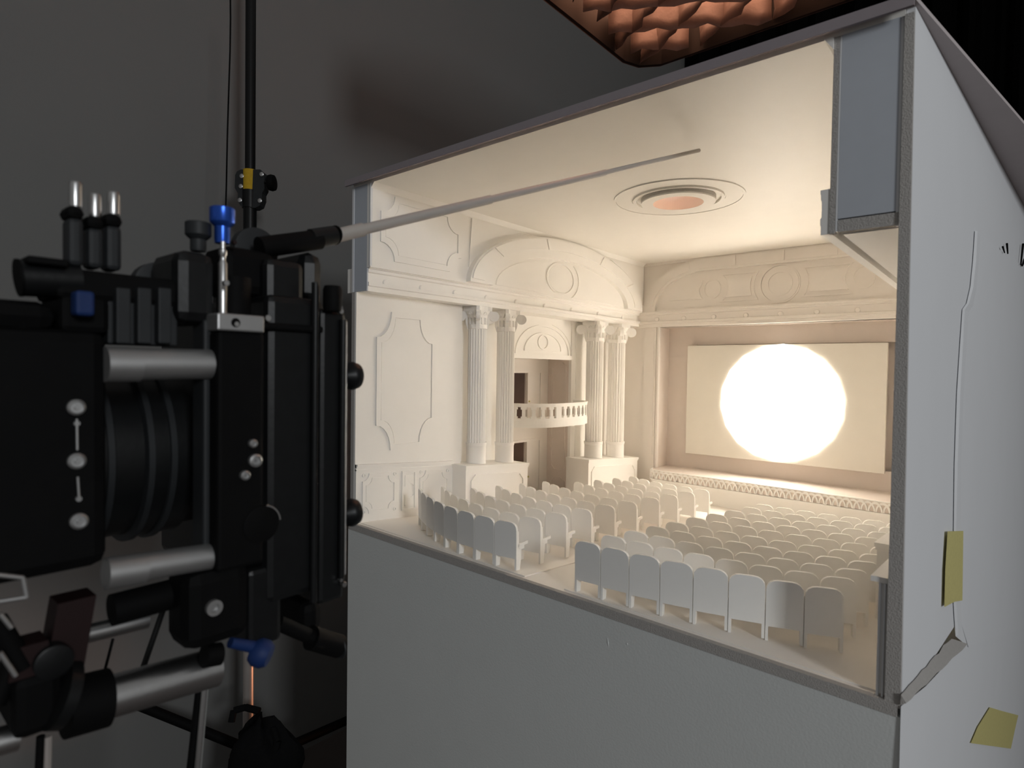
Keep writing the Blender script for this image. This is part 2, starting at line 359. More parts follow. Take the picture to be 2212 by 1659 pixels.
# right side: closed box above, plain wall below
ur = MB().box((.9200, .006, EB+.012), (.9315, 1.17, HC)).build('upper_wall', CARD, T)
MB().box((.9284, -.0004, EB+.016), (.9845, .009, HC)).build('end_plate', GREYP, ur)
MB().box((.9200, -.001, EB), (.9262, .006, HC-.001)).build('foam_edge', FOAM, ur)
MB().box((.9265, -.0005, EB+.002), (.9282, .006, HC-.001)).build('card_edge', PAPER, ur)
MB().box((.9285, -.0006, EB+.001), (.9875, .012, EB+.0145)).build('foam_edge', FOAM, ur)
MB().box((.9845, -.0005, EB), (.9872, .006, HC-.001)).build('card_edge', PAPER, ur)
MB().box((.9318, .012, EB), (.988, 1.17, EB+.010)).build('soffit', CARD, ur)
MB().prism([(.920, HC), (.910, HC), (.920, HC-.014)], lambda u, v, d: (u, d, v), -.004, 1.172).build('cove_moulding', CARD, ur)
rwv = []
def xr(y, z): return 1.0026-.0063*(z/.72)+.0876*max(y, 0)
vs = []
for z in (-.012, HC+.008):
    for (x, y) in ((.9885, .003), (None, .003), (None, 1.32), (.9885, 1.32)):
        vs.append((x if x else xr(y, z), y, z))
rgt = MB().add(vs, [(3, 2, 1, 0), (4, 5, 6, 7), (0, 1, 5, 4), (1, 2, 6, 5), (2, 3, 7, 6), (3, 0, 4, 7)]).build('outer_side_wall', PAPER, T)
MB().add([(.9878, -.003, -.012), (1.0022, -.003, -.012), (1.0022, .003, -.012), (.9878, .003, -.012),
          (.9878, -.003, HC), (.9962, -.003, HC), (.9962, .003, HC), (.9878, .003, HC)],
         [(3, 2, 1, 0), (4, 5, 6, 7), (0, 1, 5, 4), (1, 2, 6, 5), (2, 3, 7, 6), (3, 0, 4, 7)]).build('foam_edge', FOAM, rgt)
# right wainscot with cap
wr = MB().prism([(.006, -.006), (.27, -.006), (.27, .118), (.006, .118)], lambda u, v, d: (d, u, v-K*u), .9785, .9884).build('wainscot', CARD, T)
MB().prism([(.002, .118), (.27, .118), (.27, .124), (.002, .124)], lambda u, v, d: (d, u, v-K*u), .9705, .9884).build('moulding', CARD, wr)
for x0, x1 in ((.9785, .9808), (.9835, .9852)): MB().box((x0, .002, -.008), (x1, .0065, .1175)).build('moulding', PAPER, wr)

# ceiling and roof with the round opening
MX, MY = .507, .487
def plate_hole(pts, r, z0, z1, n=64):
    """polygon plate with a round hole; pts convex"""
    def onpoly(th):
        d = Vector((cos(th), sin(th))); best = None
        for i in range(len(pts)):
            a = Vector(pts[i])-Vector((MX, MY)); e = Vector(pts[(i+1) % len(pts)])-Vector(pts[i])
            den = d.x*e.y-d.y*e.x
            if abs(den) < 1e-9: continue
            t = (a.x*e.y-a.y*e.x)/den; s = (a.x*d.y-a.y*d.x)/den
            if t > 0 and -1e-6 <= s <= 1+1e-6 and (best is None or t < best): best = t
        return (MX+d.x*best, MY+d.y*best)
    ths = [2*pi*i/n for i in range(n)]+[atan2(p[1]-MY, p[0]-MX) % (2*pi) for p in pts]
    ths = sorted(set(round(t, 6) for t in ths))
    return [onpoly(t) for t in ths], [(MX+r*cos(t), MY+r*sin(t)) for t in ths]
po, pi2 = plate_hole([(.0, .0), (.988, .0), (.988, 1.30), (.0, 1.30)], .0905, 0, 0)
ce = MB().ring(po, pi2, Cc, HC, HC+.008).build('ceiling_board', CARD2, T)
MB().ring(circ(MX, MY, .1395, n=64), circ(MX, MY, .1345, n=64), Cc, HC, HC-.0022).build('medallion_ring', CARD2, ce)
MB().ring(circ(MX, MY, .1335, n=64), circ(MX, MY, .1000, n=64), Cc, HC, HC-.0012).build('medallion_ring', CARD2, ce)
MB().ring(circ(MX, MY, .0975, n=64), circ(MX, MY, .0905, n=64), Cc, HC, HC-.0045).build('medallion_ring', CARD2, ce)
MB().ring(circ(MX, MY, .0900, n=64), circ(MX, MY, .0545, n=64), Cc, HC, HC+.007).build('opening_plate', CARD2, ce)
MB().ring(circ(MX+.003, MY-.006, .0790, n=64), circ(MX+.003, MY-.006, .0560, n=64), Cc, HC-.0095, HC-.0002).build('cut_foam_ring', FOAM2, ce)
MB().ring(circ(MX+.003, MY-.006, .0790, n=64), circ(MX+.003, MY-.006, .0535, n=64), Cc, HC-.0125, HC-.0096).build('opening_ring', CARD2, ce)
MB().ring(circ(MX+.003, MY-.006, .0575, n=64), circ(MX+.003, MY-.006, .0540, n=64), Cc, HC-.0094, HC+.024).build('opening_collar', CARD2, ce)
po, pi2 = plate_hole([(-.0085, -.0125), (.9975, -.0125), (1.0853, .46), (1.26, 1.36), (-.0085, 1.36)], .0895, 0, 0)
rb = MB().ring(po, pi2, Cc, HC+.0082, HC+.0128).build('roof_board', ROOFM, T)
MB().box((-.0085, -.0168, HC+.0002), (.9975, -.0126, HC+.0130)).build('roof_edge', FASCIA, rb)

# back wall: frieze, proscenium and recess
fr = MB().box((XE-.01, YB+.012, ET-.004), (.945, YB+.024, HC)).build('frieze_wall', BEIGE_SHADE, T)
YFZ = YB+.012
cx0 = .5215
def basket(hw, ru, rv, zt, n=16):
    lft = [(cx0-hw+ru-ru*cos(t), ET+(zt-ET)*sin(t)) for t in [pi/2*i/(n-1) for i in range(n)]]
    rgt_ = [(2*cx0-u, v) for u, v in lft[::-1]]
    return lft+rgt_
bo = basket(.463, .235, 0, .7265); bi = basket(.414, .175, 0, .683)
MB().strip(bo, bi, B, YFZ, YFZ-.011).build('arch_band', BEIGE_SHADE, fr)
xs = [.262, .389, .537, .683, .80]
for i in range(4): MB().box((xs[i]+.002, YFZ-.0140, .690), (xs[i+1]-.002, YFZ-.011, .7225)).build('voussoir', BEIGE_SHADE, fr)
for sg in (-1, 1):
    q = [(cx0+sg*(.228-.175*0)-0, 0)]
    to, ti = [], []
    for i in range(13):
        t = .12+1.18*i/12
        to.append((cx0+sg*(.463-.235+.235*cos(t)-.006*cos(t)), ET+(.7265-ET)*sin(t)-.003)); ti.append((cx0+sg*(.414-.175+.175*cos(t)+.010*cos(t)), ET+(.683-ET)*sin(t)+.008*sin(t)))
    MB().strip(to, ti, B, YFZ-.011, YFZ-.0140).build('voussoir', BEIGE_SHADE, fr)
MB().box((XE-.01, YB+.002, HC-.009), (.93, YFZ, HC)).build('cove_moulding', BEIGE_SHADE, fr)
for cx_, r0 in ((.309, .0275), (.7475, .0275)):
    MB().ring(circ(cx_, .621, r0+.0015, r0+.0045), circ(cx_, .621, r0-.002, r0+.001), B, YFZ, YFZ-.0045).build('roundel', BEIGE_SHADE, fr)
MB().ring(circ(cx0, .621, .0595, n=48), circ(cx0, .621, .0560, n=48), B, YFZ, YFZ-.005).build('roundel', BEIGE_SHADE, fr)
MB().ring(circ(cx0, .621, .0375, n=48), circ(cx0, .621, .0345, n=48), B, YFZ, YFZ-.005).build('roundel', BEIGE_SHADE, fr)
MB().prism(circ(cx0, .621, .0545, n=48), B, YFZ, YFZ-.0022).build('roundel_panel', BEIGE_SHADE, fr)
def notched(u0, v0, u1, v1, c_left, c_right, n=9):
    """rectangle whose ends are cut by circles (cx, cz, r)"""
    q = []
    def end(c, sd):
        out = []
        for i in range(n):
            v = v0+(v1-v0)*i/(n-1); dv = v-c[1]
            h = sqrt(max(c[2]**2-dv*dv, 0)); out.append((c[0]+sd*h, v))
        return out
    return end(c_right, -1)+end(c_left, 1)[::-1]
for sg, sc in ((-1, .309), (1, .7475)):
    ci = (sc, .621, .040); cb = (cx0, .621, .082)
    lo, hi = (sc, cx0) if sg < 0 else (cx0, sc)
    def nt(v0, v1, rs, rb_): return notched(lo, v0, hi, v1, (sc, .621, rs) if sg < 0 else (cx0, .621, rb_), (cx0, .621, rb_) if sg < 0 else (sc, .621, rs))
    MB().prism(nt(.5905, .652, .047, .089), B, YFZ, YFZ-.0035).build('frieze_panel', BEIGE_SHADE, fr)
    MB().ring(nt(.5760, .6660, .0520, .0780), nt(.5800, .6620, .0545, .0815), B, YFZ, YFZ-.0042).build('frieze_frame', BEIGE_SHADE, fr)
    e = [(sc+sg*.150, .5905)]+[(sc+sg*(.150-.118*sin(t)*1.0), .5905+.0615*(1-cos(t))) for t in [pi/2*i/8 for i in range(1, 9)]]
    e2 = [(sc+sg*sqrt(.044**2-(v-.621)**2), v) for v in [.652-.0615*i/8 for i in range(9)]]
    MB().prism(e+e2, B, YFZ, YFZ-.0035).build('frieze_panel', BEIGE_SHADE, fr)
YP = 1.19
XO0, XO1, YR = .117, .925, 1.272
for (x0, x1) in ((XE-.10, XO0), (XO1, .99)):
    pw = MB().box((x0, YP, -.12), (x1, YP+.012, EB+.01)).build('proscenium_wall', BEIGE_SHADE, T)
    if x0 < .2:
        MB().box((.0600, YP-.004, -.10), (.108, YP, EB-.002)).build('pilaster', BEIGE_SHADE, pw)
        MB().box((.0665, YP-.0062, .05), (.1015, YP-.004, EB-.012)).build('pilaster_panel', BEIGE_SHADE, pw)
        MB().box((.110, YP-.003, .006), (XO0, YP, EB-.002)).build('bead', BEIGE_SHADE, pw)
MB().box((XO0-.008, YP+.012, -.02), (XO0, YR+.05, EB+.01)).build('recess_side', ROSE_SHADE, T)
MB().box((XO1, YP+.012, -.02), (XO1+.008, YR+.05, EB+.01)).build('recess_side', ROSE_SHADE, T)
MB().box((XO0, YP, EB-.004), (XO1, YR+.05, EB+.006)).build('recess_soffit', ROSE_SHADE, T)
HX0, HX1, HZ0, HZ1 = .222, .842, .0650, .4408                       # opening behind the screen
for nm, a, c in (('backing_header', (XO0, YR, HZ1), (XO1, YR+.008, EB)), ('backing_sill', (XO0, YR, -.02), (XO1, YR+.008, HZ0)),
                 ('backing_board', (XO0, YR, HZ0), (HX0, YR+.008, HZ1)), ('backing_board', (HX1, YR, HZ0), (XO1, YR+.008, HZ1))):
    MB().box(a, c).build(nm, ROSE_SHADE, T)
MB().box((XO0, YR+.035, -.02), (XO1, YR+.042, EB)).build('rear_board', ROSE_SHADE, T)
# projection screen and its glowing disc
YSC = 1.25
sc_ = empty('projection_screen', (.499, YSC, .06), 'flat cream projection screen standing in the model stage opening', 'screen')
bevelled(MB().box((.197, YSC, .0600), (.8005, YSC+.016, .4385)).build('screen_panel', SCREENM, sc_), .0008)
for x in (.26, .74): MB().box((x-.008, YSC+.016, .10), (x+.008, YR+.034, .12)).build('standoff', CARD, sc_)
nd = 18
dk = MB().prism([(.5075+.1885*cos(2*pi*(i+.35)/nd), .2515+.1885*sin(2*pi*(i+.35)/nd)) for i in range(nd)], B, YSC-.0005, YSC-.0045)
dk_o = dk.build('glowing_disc', DISC)
ll = bpy.data.lights.new('disc_light', 'AREA'); ll.shape = 'DISK'; ll.size = .368; ll.energy = 1.72; ll.color = (1.0, .90, .76); ll.spread = radians(116)
lo_ = bpy.data.objects.new('disc_light', ll); COL.objects.link(lo_); lo_.location = (.5075, YSC-.0054, .2515); lo_.rotation_euler = (radians(90), 0, 0); lo_.parent = dk_o
tag(dk_o, 'blazing white many-sided disc of light on the projection screen', 'lamp')

# ------------------------------------------------------------------ stage
ST = empty('stage', (.5, 1.2, -.09), 'low cream stage with a lattice frieze below the projection screen', 'stage')
def spath():
    p = []
    for i in range(8):
        t = pi/2*i/7; p.append((.1515-.042*cos(t), 1.180-.043*sin(t)))
    for x in [.1515+(.918-.1515)*i/24 for i in range(1, 25)]: p.append((x, 1.137-.032*(x-.15)/.7))
    return p
SP = spath(); ZS = .006
top = [(x, y) for x, y in SP]+[(.918, 1.186), (.918, YR-.0005), (XO0+.0008, YR-.0005), (XO0+.0008, 1.1826), (.1095, 1.1822)]
MB().prism(top, Cc, ZS-.006, ZS-.0005).build('stage_floor', ROSE_SHADE, ST)
def off(path, d):
    out = []
    for i, (x, y) in enumerate(path):
        a = path[max(i-1, 0)]; c = path[min(i+1, len(path)-1)]
        tx, ty = c[0]-a[0], c[1]-a[1]; l = sqrt(tx*tx+ty*ty); out.append((x+ty/l*d, y-tx/l*d))
    return out
MB().strip(off(SP, -.004), off(SP, -.012), lambda u, v, d: (u, v, d if d > -.1 else fz(u, v)+.0004), -.115, ZS-.006).build('stage_front', CARD, ST)
MB().strip(off(SP, .001), off(SP, -.004), Cc, ZS-.030, ZS-.001).build('frieze_backing', ROSE_SHADE, ST)  # darker card puts the shade of the lattice gaps into the colour
MB().strip(off(SP, .0065), off(SP, -.004), Cc, ZS-.0345, ZS-.031).build('cornice', CARD, ST)
MB().strip(off(SP, .002), off(SP, -.004), Cc, ZS-.041, ZS-.0345).build('cornice', CARD, ST)
MB().strip(off(SP, .0015), off(SP, -.003), Cc, ZS-.0030, ZS).build('stage_edge', CARD, ST)
# interlaced arches of the lattice, each a curved rib
P3 = [Vector((x, y, 0)) for x, y in off(SP, .001)]
acc = [0]
for i in range(1, len(P3)): acc.append(acc[-1]+(P3[i]-P3[i-1]).length)
def along(s):
    s = max(0, min(acc[-1]-1e-6, s))
    for i in range(len(acc)-1):
        if acc[i+1] >= s: break
    t = (s-acc[i])/(acc[i+1]-acc[i]); p = P3[i].lerp(P3[i+1], t); d = (P3[i+1]-P3[i]).normalized()
    return p, Vector((d.y, -d.x, 0))
pitch_ = .0178; ns = int(acc[-1]/pitch_)
for k in range(ns):
    c = (k+.5)*pitch_; vs = []; n = 12; dep = .0038 if k % 2 else .0056
    for rr in (pitch_*1.0, pitch_*.78):
        for d in (0, dep):
            for i in range(n):
                t = pi*i/(n-1); p, nn = along(c+rr*cos(t)); q = p+nn*d; vs.append((q.x, q.y, ZS-.030+rr*sin(t)*1.52))
    fs = []
    for i in range(n-1):
        fs += [(n+i, n+i+1, 3*n+i+1, 3*n+i), (i, i+1, n+i+1, n+i), (2*n+i, 3*n+i, 3*n+i+1, 2*n+i+1)]
    MB().add(vs, fs).build('lattice_arch', CARD, ST)

# ------------------------------------------------------------------ pedestals, columns, balcony
def pedestal(y0, y1, x0, x1, label, face=1, dz=0):
    o = empty('column_pedestal', ((x0+x1)/2, (y0+y1)/2, fz(0, (y0+y1)/2)), label, 'pedestal', 'pedestals of the model theatre')
    F = lambda u, v, d: (d, u, v-K*u+dz)
    h = .1165
    MB().prism([(y0, .012), (y1, .012), (y1, .011+h), (y0, .011+h)], F, x0, x1).build('body', CARD, o)
    MB().prism([(y0-.003, .011+h-.004), (y1+.003, .011+h-.004), (y1+.003, .011+h+.003), (y0-.003, .011+h+.003)], F, x0, x1+.0035*face).build('cap', CARD, o)
    MB().prism([(y0-.0015, .011+h-.008), (y1+.0015, .011+h-.008), (y1+.0015, .011+h-.0042), (y0-.0015, .011+h-.0042)], F, x0, x1+.002*face).build('moulding', CARD, o)
    MB().ring(chamf(y0+.017, .020, y1-.017, .108, .016), chamf(y0+.022, .025, y1-.022, .103, .0155), F, x1, x1+.003*face).build('panel_frame', CARD, o)
    return o
pedestal(.285, .527, -.022, .063, 'white column pedestal beside the wainscot, nearest the open front')
pedestal(.833, 1.150, -.022, .063, 'cream column pedestal beside the stage, below the two far columns')
pedestal(.30, .54, .975, .931, 'shaded column pedestal just showing past the open front edge of the plain side wall', -1, -.018)

def column(i, y, r, s, label):
    cx_ = .022+.03*(s-1)
    z0 = .011+.1195-K*y; zc = EB-.0575*min(s, 1.12)
    c = empty('fluted_colonnette', (cx_, y, z0), label, 'column', 'fluted columns beside the balcony niche')
    bt = z0+.0545
    R = r*1.05
    bs = MB().lathe([(R, .0003), (R, .006), (R*.985, .0065), (R*.985, .045), (R, .0455), (R*1.03, .048), (R*1.05, .0545), (R*.9, .0545)], (cx_, y, z0), 40)
    for k in range(40): v = bs.v[k]; bs.v[k] = (v[0], v[1], v[2]-K*(v[1]-y))
    bs.build('base', CARD, c)
    seg = 120; vs = []; fs = []
    for h in (bt, zc+.004):
        for k in range(seg):
            t = 2*pi*k/seg; ph = (k % 6)/6
            rr = r*(.99-.15*max(0, sin(pi*(ph-.08)/.84) if .08 < ph < .92 else 0))
            vs.append((cx_+rr*cos(t), y+rr*sin(t), h))
    for k in range(seg): k2 = (k+1) % seg; fs.append((k, k2, seg+k2, seg+k))
    MB().add(vs, fs).build('shaft', CARD, c)
    cap_ = MB().lathe([(r*.96, 0), (r*1.02, .001), (r*1.02, .011), (r*.98, .012), (r*.86, .0125), (r*.86, .028), (r*1.05, .0285), (r*1.08, .035), (r*1.0, .0355), (r*1.0, EB-.011-zc)], (cx_, y, zc), 40).build('capital', CARD, c)
    for k in range(12):
        t = 2*pi*(k+.5)/12; rr = r*.97
        e = Vector((cos(t), sin(t), 0)); f = Vector((-sin(t), cos(t), 0)); p = Vector((cx_, y, 0))+e*rr
        vs = [p+f*a*.0022+e*d+Vector((0, 0, z)) for z in (zc+.012, zc+.0285) for a, d in ((-1, -.003), (1, -.003), (1, .0015), (-1, .0015))]
        MB().add(vs, [(3, 2, 1, 0), (4, 5, 6, 7), (0, 1, 5, 4), (1, 2, 6, 5), (2, 3, 7, 6), (3, 0, 4, 7)]).build('neck_strip', CARD, cap_)
    hs = .0292*s                                        # abacus: square with cut corners and hollow sides
    q = []
    for k in range(4):
        t = pi/2*k
        for a, b2 in ((-.80, 1.0), (-.4, .86), (0, .82), (.4, .86), (.80, 1.0)):
            u, v = b2*hs, a*hs; q.append((cx_+u*cos(t)-v*sin(t), y+u*sin(t)+v*cos(t)))
    MB().prism(q, Cc, EB-.0115, EB-.0005).build('abacus', CARD, cap_)
    for k in range(4):                                   # flared panels between the scrolls
        t = pi/2*k; e = Vector((cos(t), sin(t), 0)); f = Vector((-sin(t), cos(t), 0)); p = Vector((cx_, y, 0)); zt, zb = EB-.0115, EB-.0255
        o_ = r*.15
        a = [p+e*(r*.95)+f*(-.010*s), p+e*(r*.95)+f*(.010*s), p+e*(r*1.12)+f*(.0175*s), p+e*(r*1.12)+f*(-.0175*s)]
        vs = [a[0]+Vector((0, 0, zb)), a[1]+Vector((0, 0, zb)), a[2]+Vector((0, 0, zt)), a[3]+Vector((0, 0, zt))]
        vs += [v-e*.004 for v in vs]
        MB().add(vs, [(0, 1, 2, 3), (7, 6, 5, 4), (0, 4, 5, 1), (1, 5, 6, 2), (2, 6, 7, 3), (3, 7, 4, 0)]).build('flared_panel', CARD, cap_)
        mb = MB()
        for j in range(5):
            a_ = radians(20+35*j); p1 = p+e*(r*1.03)+Vector((0, 0, zb+.004)); p2 = p+e*(r*1.125)+f*(.006*cos(a_))+Vector((0, 0, zb+.004+.0075*sin(a_)))
            mb.cyl(p1, p2, .0011, .0016, 6)
        mb.build('flower', CARD, cap_)
    for k in range(4):                                   # scrolls on the diagonals
        t = pi/4+pi/2*k; e = Vector((cos(t), sin(t), 0)); f = Vector((-sin(t), cos(t), 0)); p = Vector((cx_, y, 0))
        def V(u, v, d): return p+e*u+f*d+Vector((0, 0, v))
        rc, zv, rv_ = .0425*s, EB-.0115-.0130*s, .0130*s
        q = [(r*.80, EB-.0118), (rc, EB-.0118)]+[(rc+rv_*cos(a_), zv+rv_*sin(a_)) for a_ in [radians(80-20*j) for j in range(13)]]
        q += [(rc-rv_*.9, zv-rv_*.95), (r*1.22, zc+.014), (r*1.03, zc-.001), (r*.80, zc-.001)]
        vol = MB().prism(q, V, -.0048*s, .0048*s).build('scroll', CARD, cap_)
        # raised spiral on both faces
        mb = MB()
        for sd in (-1, 1):
            mb.lathe([(rv_*.36, 0), (rv_*.36, .0012), (rv_*.16, .0012), (rv_*.16, .0002)], V(rc, zv, sd*.0048*s), 16, f*sd)
        mb.build('scroll_eye', CARD, cap_)
    return c
CL = ['fluted white scroll-topped column nearest the open front of the model', 'fluted white scroll-topped column against the near end of the curved balcony',
      'fluted cream scroll-topped column just past the far end of the curved balcony', 'fluted cream scroll-topped column nearest the stage']
for i, (y, r, s) in enumerate(COLS): column(i, y, r, s, CL[i])

BC = (XR+.001, .714); BA, BBY = .100, .162
def bpt(t, g=0): # superellipse bow in plan
    c_, s_ = cos(t), sin(t); e_ = .82
    return (BC[0]+(BA+g)*abs(c_)**e_, BC[1]+(BBY+g)*(1 if s_ > 0 else -1)*abs(s_)**e_)
bal = empty('balcony', (.02, .714, .181), 'small bowed cream balcony with a pierced balustrade between the columns', 'balcony')
def barc(g, n=41): return [bpt(-pi/2+pi*i/(n-1), g) for i in range(n)]
zs0, zs1, zr0, zr1 = .1805, .2015, .2065, .2490
slab = [p for p in barc(.002)]
MB().prism(slab+[], Cc, zs0, zs1).build('balcony_slab', CARD, bal)
MB().strip(barc(.0002), barc(-.006), Cc, zs1, zr0).build('bottom_rail', CARD, bal)
MB().strip(barc(.0015), barc(-.007), Cc, zr1-.010, zr1-.003).build('top_rail', CARD, bal)
MB().strip(barc(.003), barc(-.008), Cc, zr1-.003, zr1).build('handrail', CARD, bal)
pa = [Vector((*p, 0)) for p in barc(-.003, 121)]; ac = [0]
for i in range(1, len(pa)): ac.append(ac[-1]+(pa[i]-pa[i-1]).length)
nb = 15
for k in range(nb):
    s_ = ac[-1]*(k+.5)/nb
    for i in range(len(ac)-1):
        if ac[i+1] >= s_: break
    p = pa[i].lerp(pa[i+1], (s_-ac[i])/(ac[i+1]-ac[i])); d = (pa[i+1]-pa[i]).normalized(); nn = Vector((d.y, -d.x, 0))
    mb = MB(); wide = (k == 5)
    for hw, za, zb in ((.0085, zr0-.0005, zr0+.0055), (.0115 if wide else .0050, zr0+.0055, zr1-.017), (.0085, zr1-.017, zr1-.0095)):
        if wide: hw = max(hw, .0115)
        vs = [p+d*(a*hw)+nn*(c*.0028)+Vector((0, 0, z)) for z in (za, zb) for a, c in ((-1, -1), (1, -1), (1, 1), (-1, 1))]
        mb.add(vs, [(3, 2, 1, 0), (4, 5, 6, 7), (0, 1, 5, 4), (1, 2, 6, 5), (2, 3, 7, 6), (3, 0, 4, 7)])
    mb.build('baluster', CARD, bal)

# ------------------------------------------------------------------ seats
SW, SH, SBOT = .0462, .0815, .0195
def seat_meshes():
    hw = SW/2-.0006; c = .0135; ch = .0118
    q = [(-hw, SBOT), (hw, SBOT), (hw, SH-ch)]+[(hw-c+c*cos(t)*1.0, SH-ch+ch*sin(t)) for t in (radians(22), radians(45), radians(68))]+[(hw-c, SH), (-hw+c, SH)]
    q += [(-hw+c-c*cos(t), SH-ch+ch*sin(t)) for t in (radians(68), radians(45), radians(22))]+[(-hw, SH-ch)]
    V = lambda u, v, d: (u, d+(v-SBOT)*-.02, v)
    back = MB().prism(q, V, -.0025, .0025).mesh('backrest')
    pan = MB().prism([(-hw+.005, .030), (hw-.005, .030), (hw-.005, .037), (-hw+.005, .037)], lambda u, v, d: (u, d, v), .003, .031).mesh('seat_pan')
    def leg(s): return MB().prism([(-.0022, .0002), (-.0022, SH-.014), (.0045, SH-.016), (.0055, .036), (.013, .034), (.013, .024), (.009, -.0007)],
                                  lambda u, v, d: (d, u, v), s*(hw-.0034), s*(hw+.0002)).mesh('leg')
    def arm(s): return MB().box((s*(hw-.0040), .0035, .0385), (s*(hw+.0002), .0345, .0435)).mesh('armrest')
    ms = dict(backrest=back, seat_pan=pan, l0=leg(-1), l1=leg(1), a0=arm(-1), a1=arm(1))
    for m in ms.values(): m.materials.append(SEATM)
    return ms
SM = seat_meshes()
ORD = ['first', 'second', 'third', 'fourth', 'fifth', 'sixth', 'seventh', 'eighth', 'ninth', 'tenth']
def seat(x, y, ang, label, group):
    o = bpy.data.objects.new('theatre_seat', None); COL.objects.link(o); o.empty_display_size = .01
    zz = max(fz(x+lx*cos(ang)-ly*sin(ang), y+lx*sin(ang)+ly*cos(ang))-lb for lx in (-.0227, .0227) for ly, lb in ((-.0022, .0002), (.009, -.0007)))
    o.location = (x, y, zz+.00205); o.rotation_euler = (0, 0, ang)
    tag(o, label, 'seat', group)
    for nm, k in (('backrest', 'backrest'), ('seat_pan', 'seat_pan'), ('leg', 'l0'), ('leg', 'l1'), ('armrest', 'a0'), ('armrest', 'a1')):
        c = bpy.data.objects.new(nm, SM[k]); COL.objects.link(c); c.parent = o
    return o
LY = [.0215, .0885, .168, .255, .345, .440, .550, .650, .752, .850]
LN = [8, 8, 7, 7, 7, 7, 6, 6, 6, 6]
RY = [.0175, .092, .162, .236, .312, .400, .488, .577, .668, .752]
RX = [.569, .570, .573, .576, .578, .580, .586, .592, .598, .600]
def row_seats(xa, ya, sgn, n, curve, blk, rowi):
    # walk along the row curve from the aisle seat outwards in steps of one seat width
    x = xa; f = curve
    y0 = f(xa)
    pts = [(x, ya)]
    for k in range(n):
        s = 0
        for _ in range(20):
            dx = SW/20; sl = (f(x+sgn*1e-4)-f(x))/1e-4; x += sgn*dx/sqrt(1+sl*sl)
        pts.append((x, ya+f(x)-y0))
    rl = 'row at the opening' if rowi == 0 else ('row nearest the stage' if rowi == 9 else ORD[rowi]+' row from the opening')
    for k in range(n):
        a, c = pts[k], pts[k+1]
        if sgn < 0: a, c = c, a
        ang = atan2(c[1]-a[1], c[0]-a[0])
        which = 'aisle seat' if k == 0 else ORD[k]+' seat from the aisle'
        seat((a[0]+c[0])/2, (a[1]+c[1])/2, ang, 'cream '+which+', '+rl+', '+blk, 'rows of white card theatre seats')
for i in range(10):
    row_seats(.4475, LY[i], -1, LN[i], lambda x: 1.30*(x-.365)**2*(1 if x < .365 else .8), 'column-side block', i)
    row_seats(RX[i], RY[i], 1, 8, lambda x: .62*(x-.575)**2, 'plain-wall block', i)

# ------------------------------------------------------------------ outside of the plain wall: paper, ledge, tape
NW = Vector((1, -.0876, 0)); 
def onwall(px, py, off_=0):                     # outer face of the plain side wall
    p = atp(px, py, (1, -.0876, .00875), 1.0026+off_); return p
pp = [(2106, 498), (2102, 560), (2096, 620), (2088, 655), (2079, 668), (2074, 740), (2067, 850), (2062, 1000), (2060, 1150), (2059, 1290), (2064, 1374)]
n = len(pp)
def sheet_solid(nm, pts, o0, o1, m, parent=None):
    f_ = [onwall(x, y, o1) for x, y in pts]; b_ = [onwall(x, y, o0) for x, y in pts]; k = len(pts)
    return MB().add(f_+b_, [tuple(range(k)), tuple(range(k, 2*k))[::-1]]+[(i, (i+1) % k, k+(i+1) % k, k+i) for i in range(k)]).build(nm, m, parent)
# sheet with a lifted front edge: crest strip plus the flat part behind it
lift = [.0016+.0006*sin(i*1.3) for i in range(n)]
e0 = [onwall(x, y, .0012) for x, y in pp]; e1 = [v+Vector((lift[i]+.0012, .007, 0)) for i, v in enumerate(e0)]
e2 = [v+Vector((.0045, .05, 0)) for v in e0]
flat = [(x+7, y) for x, y in pp]
rest = [(2140, 526), (2200, 568), (2240, 596), (2240, 1348), (2160, 1378), (2092, 1398)]
mb = MB(); mb.add(e0+e1+e2, [(i, i+1, n+i+1, n+i) for i in range(n-1)]+[(n+i, n+i+1, 2*n+i+1, 2*n+i) for i in range(n-1)])
q = e2[::-1]+[onwall(x, y, .0020) for x, y in rest]
mb.add(q, [tuple(range(len(q)))])
q2 = [onwall(x, y, .0012) for x, y in pp[::-1]+rest]; mb.add(q2, [tuple(range(len(q2)))])
ps = mb.build('paper_sheet', PAPER)
tag(ps, 'creased white paper sheet covering the back part of the plain outer wall', 'paper')
# folded strip where the side wall meets the base
lo = [(1944+136*i/12, 1524-128*i/12+2*sin(i*1.9)) for i in range(13)]; hi_ = [(1944+110*i/12, 1500-124*i/12+5*sin(i*2.3)*(i/12)) for i in range(13)]
c_ = [onwall(x, y, .0002) for x, y in lo]; b_ = [onwall(x, y, .0002)+Vector((.0010, 0, 0)) for x, y in hi_]; a_ = [v+Vector((.0055, 0, .0045)) for v in c_]
ld = MB(); m1 = 13
ld.add(a_+b_+c_, [(i, i+1, m1+i+1, m1+i) for i in range(12)]+[(2*m1+i, 2*m1+i+1, i+1, i) for i in range(12)]+[(0, m1, 2*m1), (m1-1, 3*m1-1, 2*m1-1)])
ld.build('folded_ledge', FOAM, T)
def strip_on(pts, fn, nm, label, th=.0006):
    v = [fn(x, y) for x, y in pts]; mb = MB(); mb.add(v, [tuple(range(len(v)))]); o = mb.build(nm, TAPE)
    md = o.modifiers.new('t', 'SOLIDIFY'); md.thickness = th; md.offset = 1
    return tag(o, label, 'tape', 'yellow masking tape pieces on the model')
strip_on([(2048, 1148), (2081, 1147), (2080, 1225), (2079, 1297), (2062, 1300), (2041, 1311), (2043, 1230)], lambda x, y: onwall(x, y, .0042), 'masking_tape', 'upright strip of yellow masking tape holding the paper edge')
def onbase(px, py, o_=0): return onwall(px, py, .0008+o_)
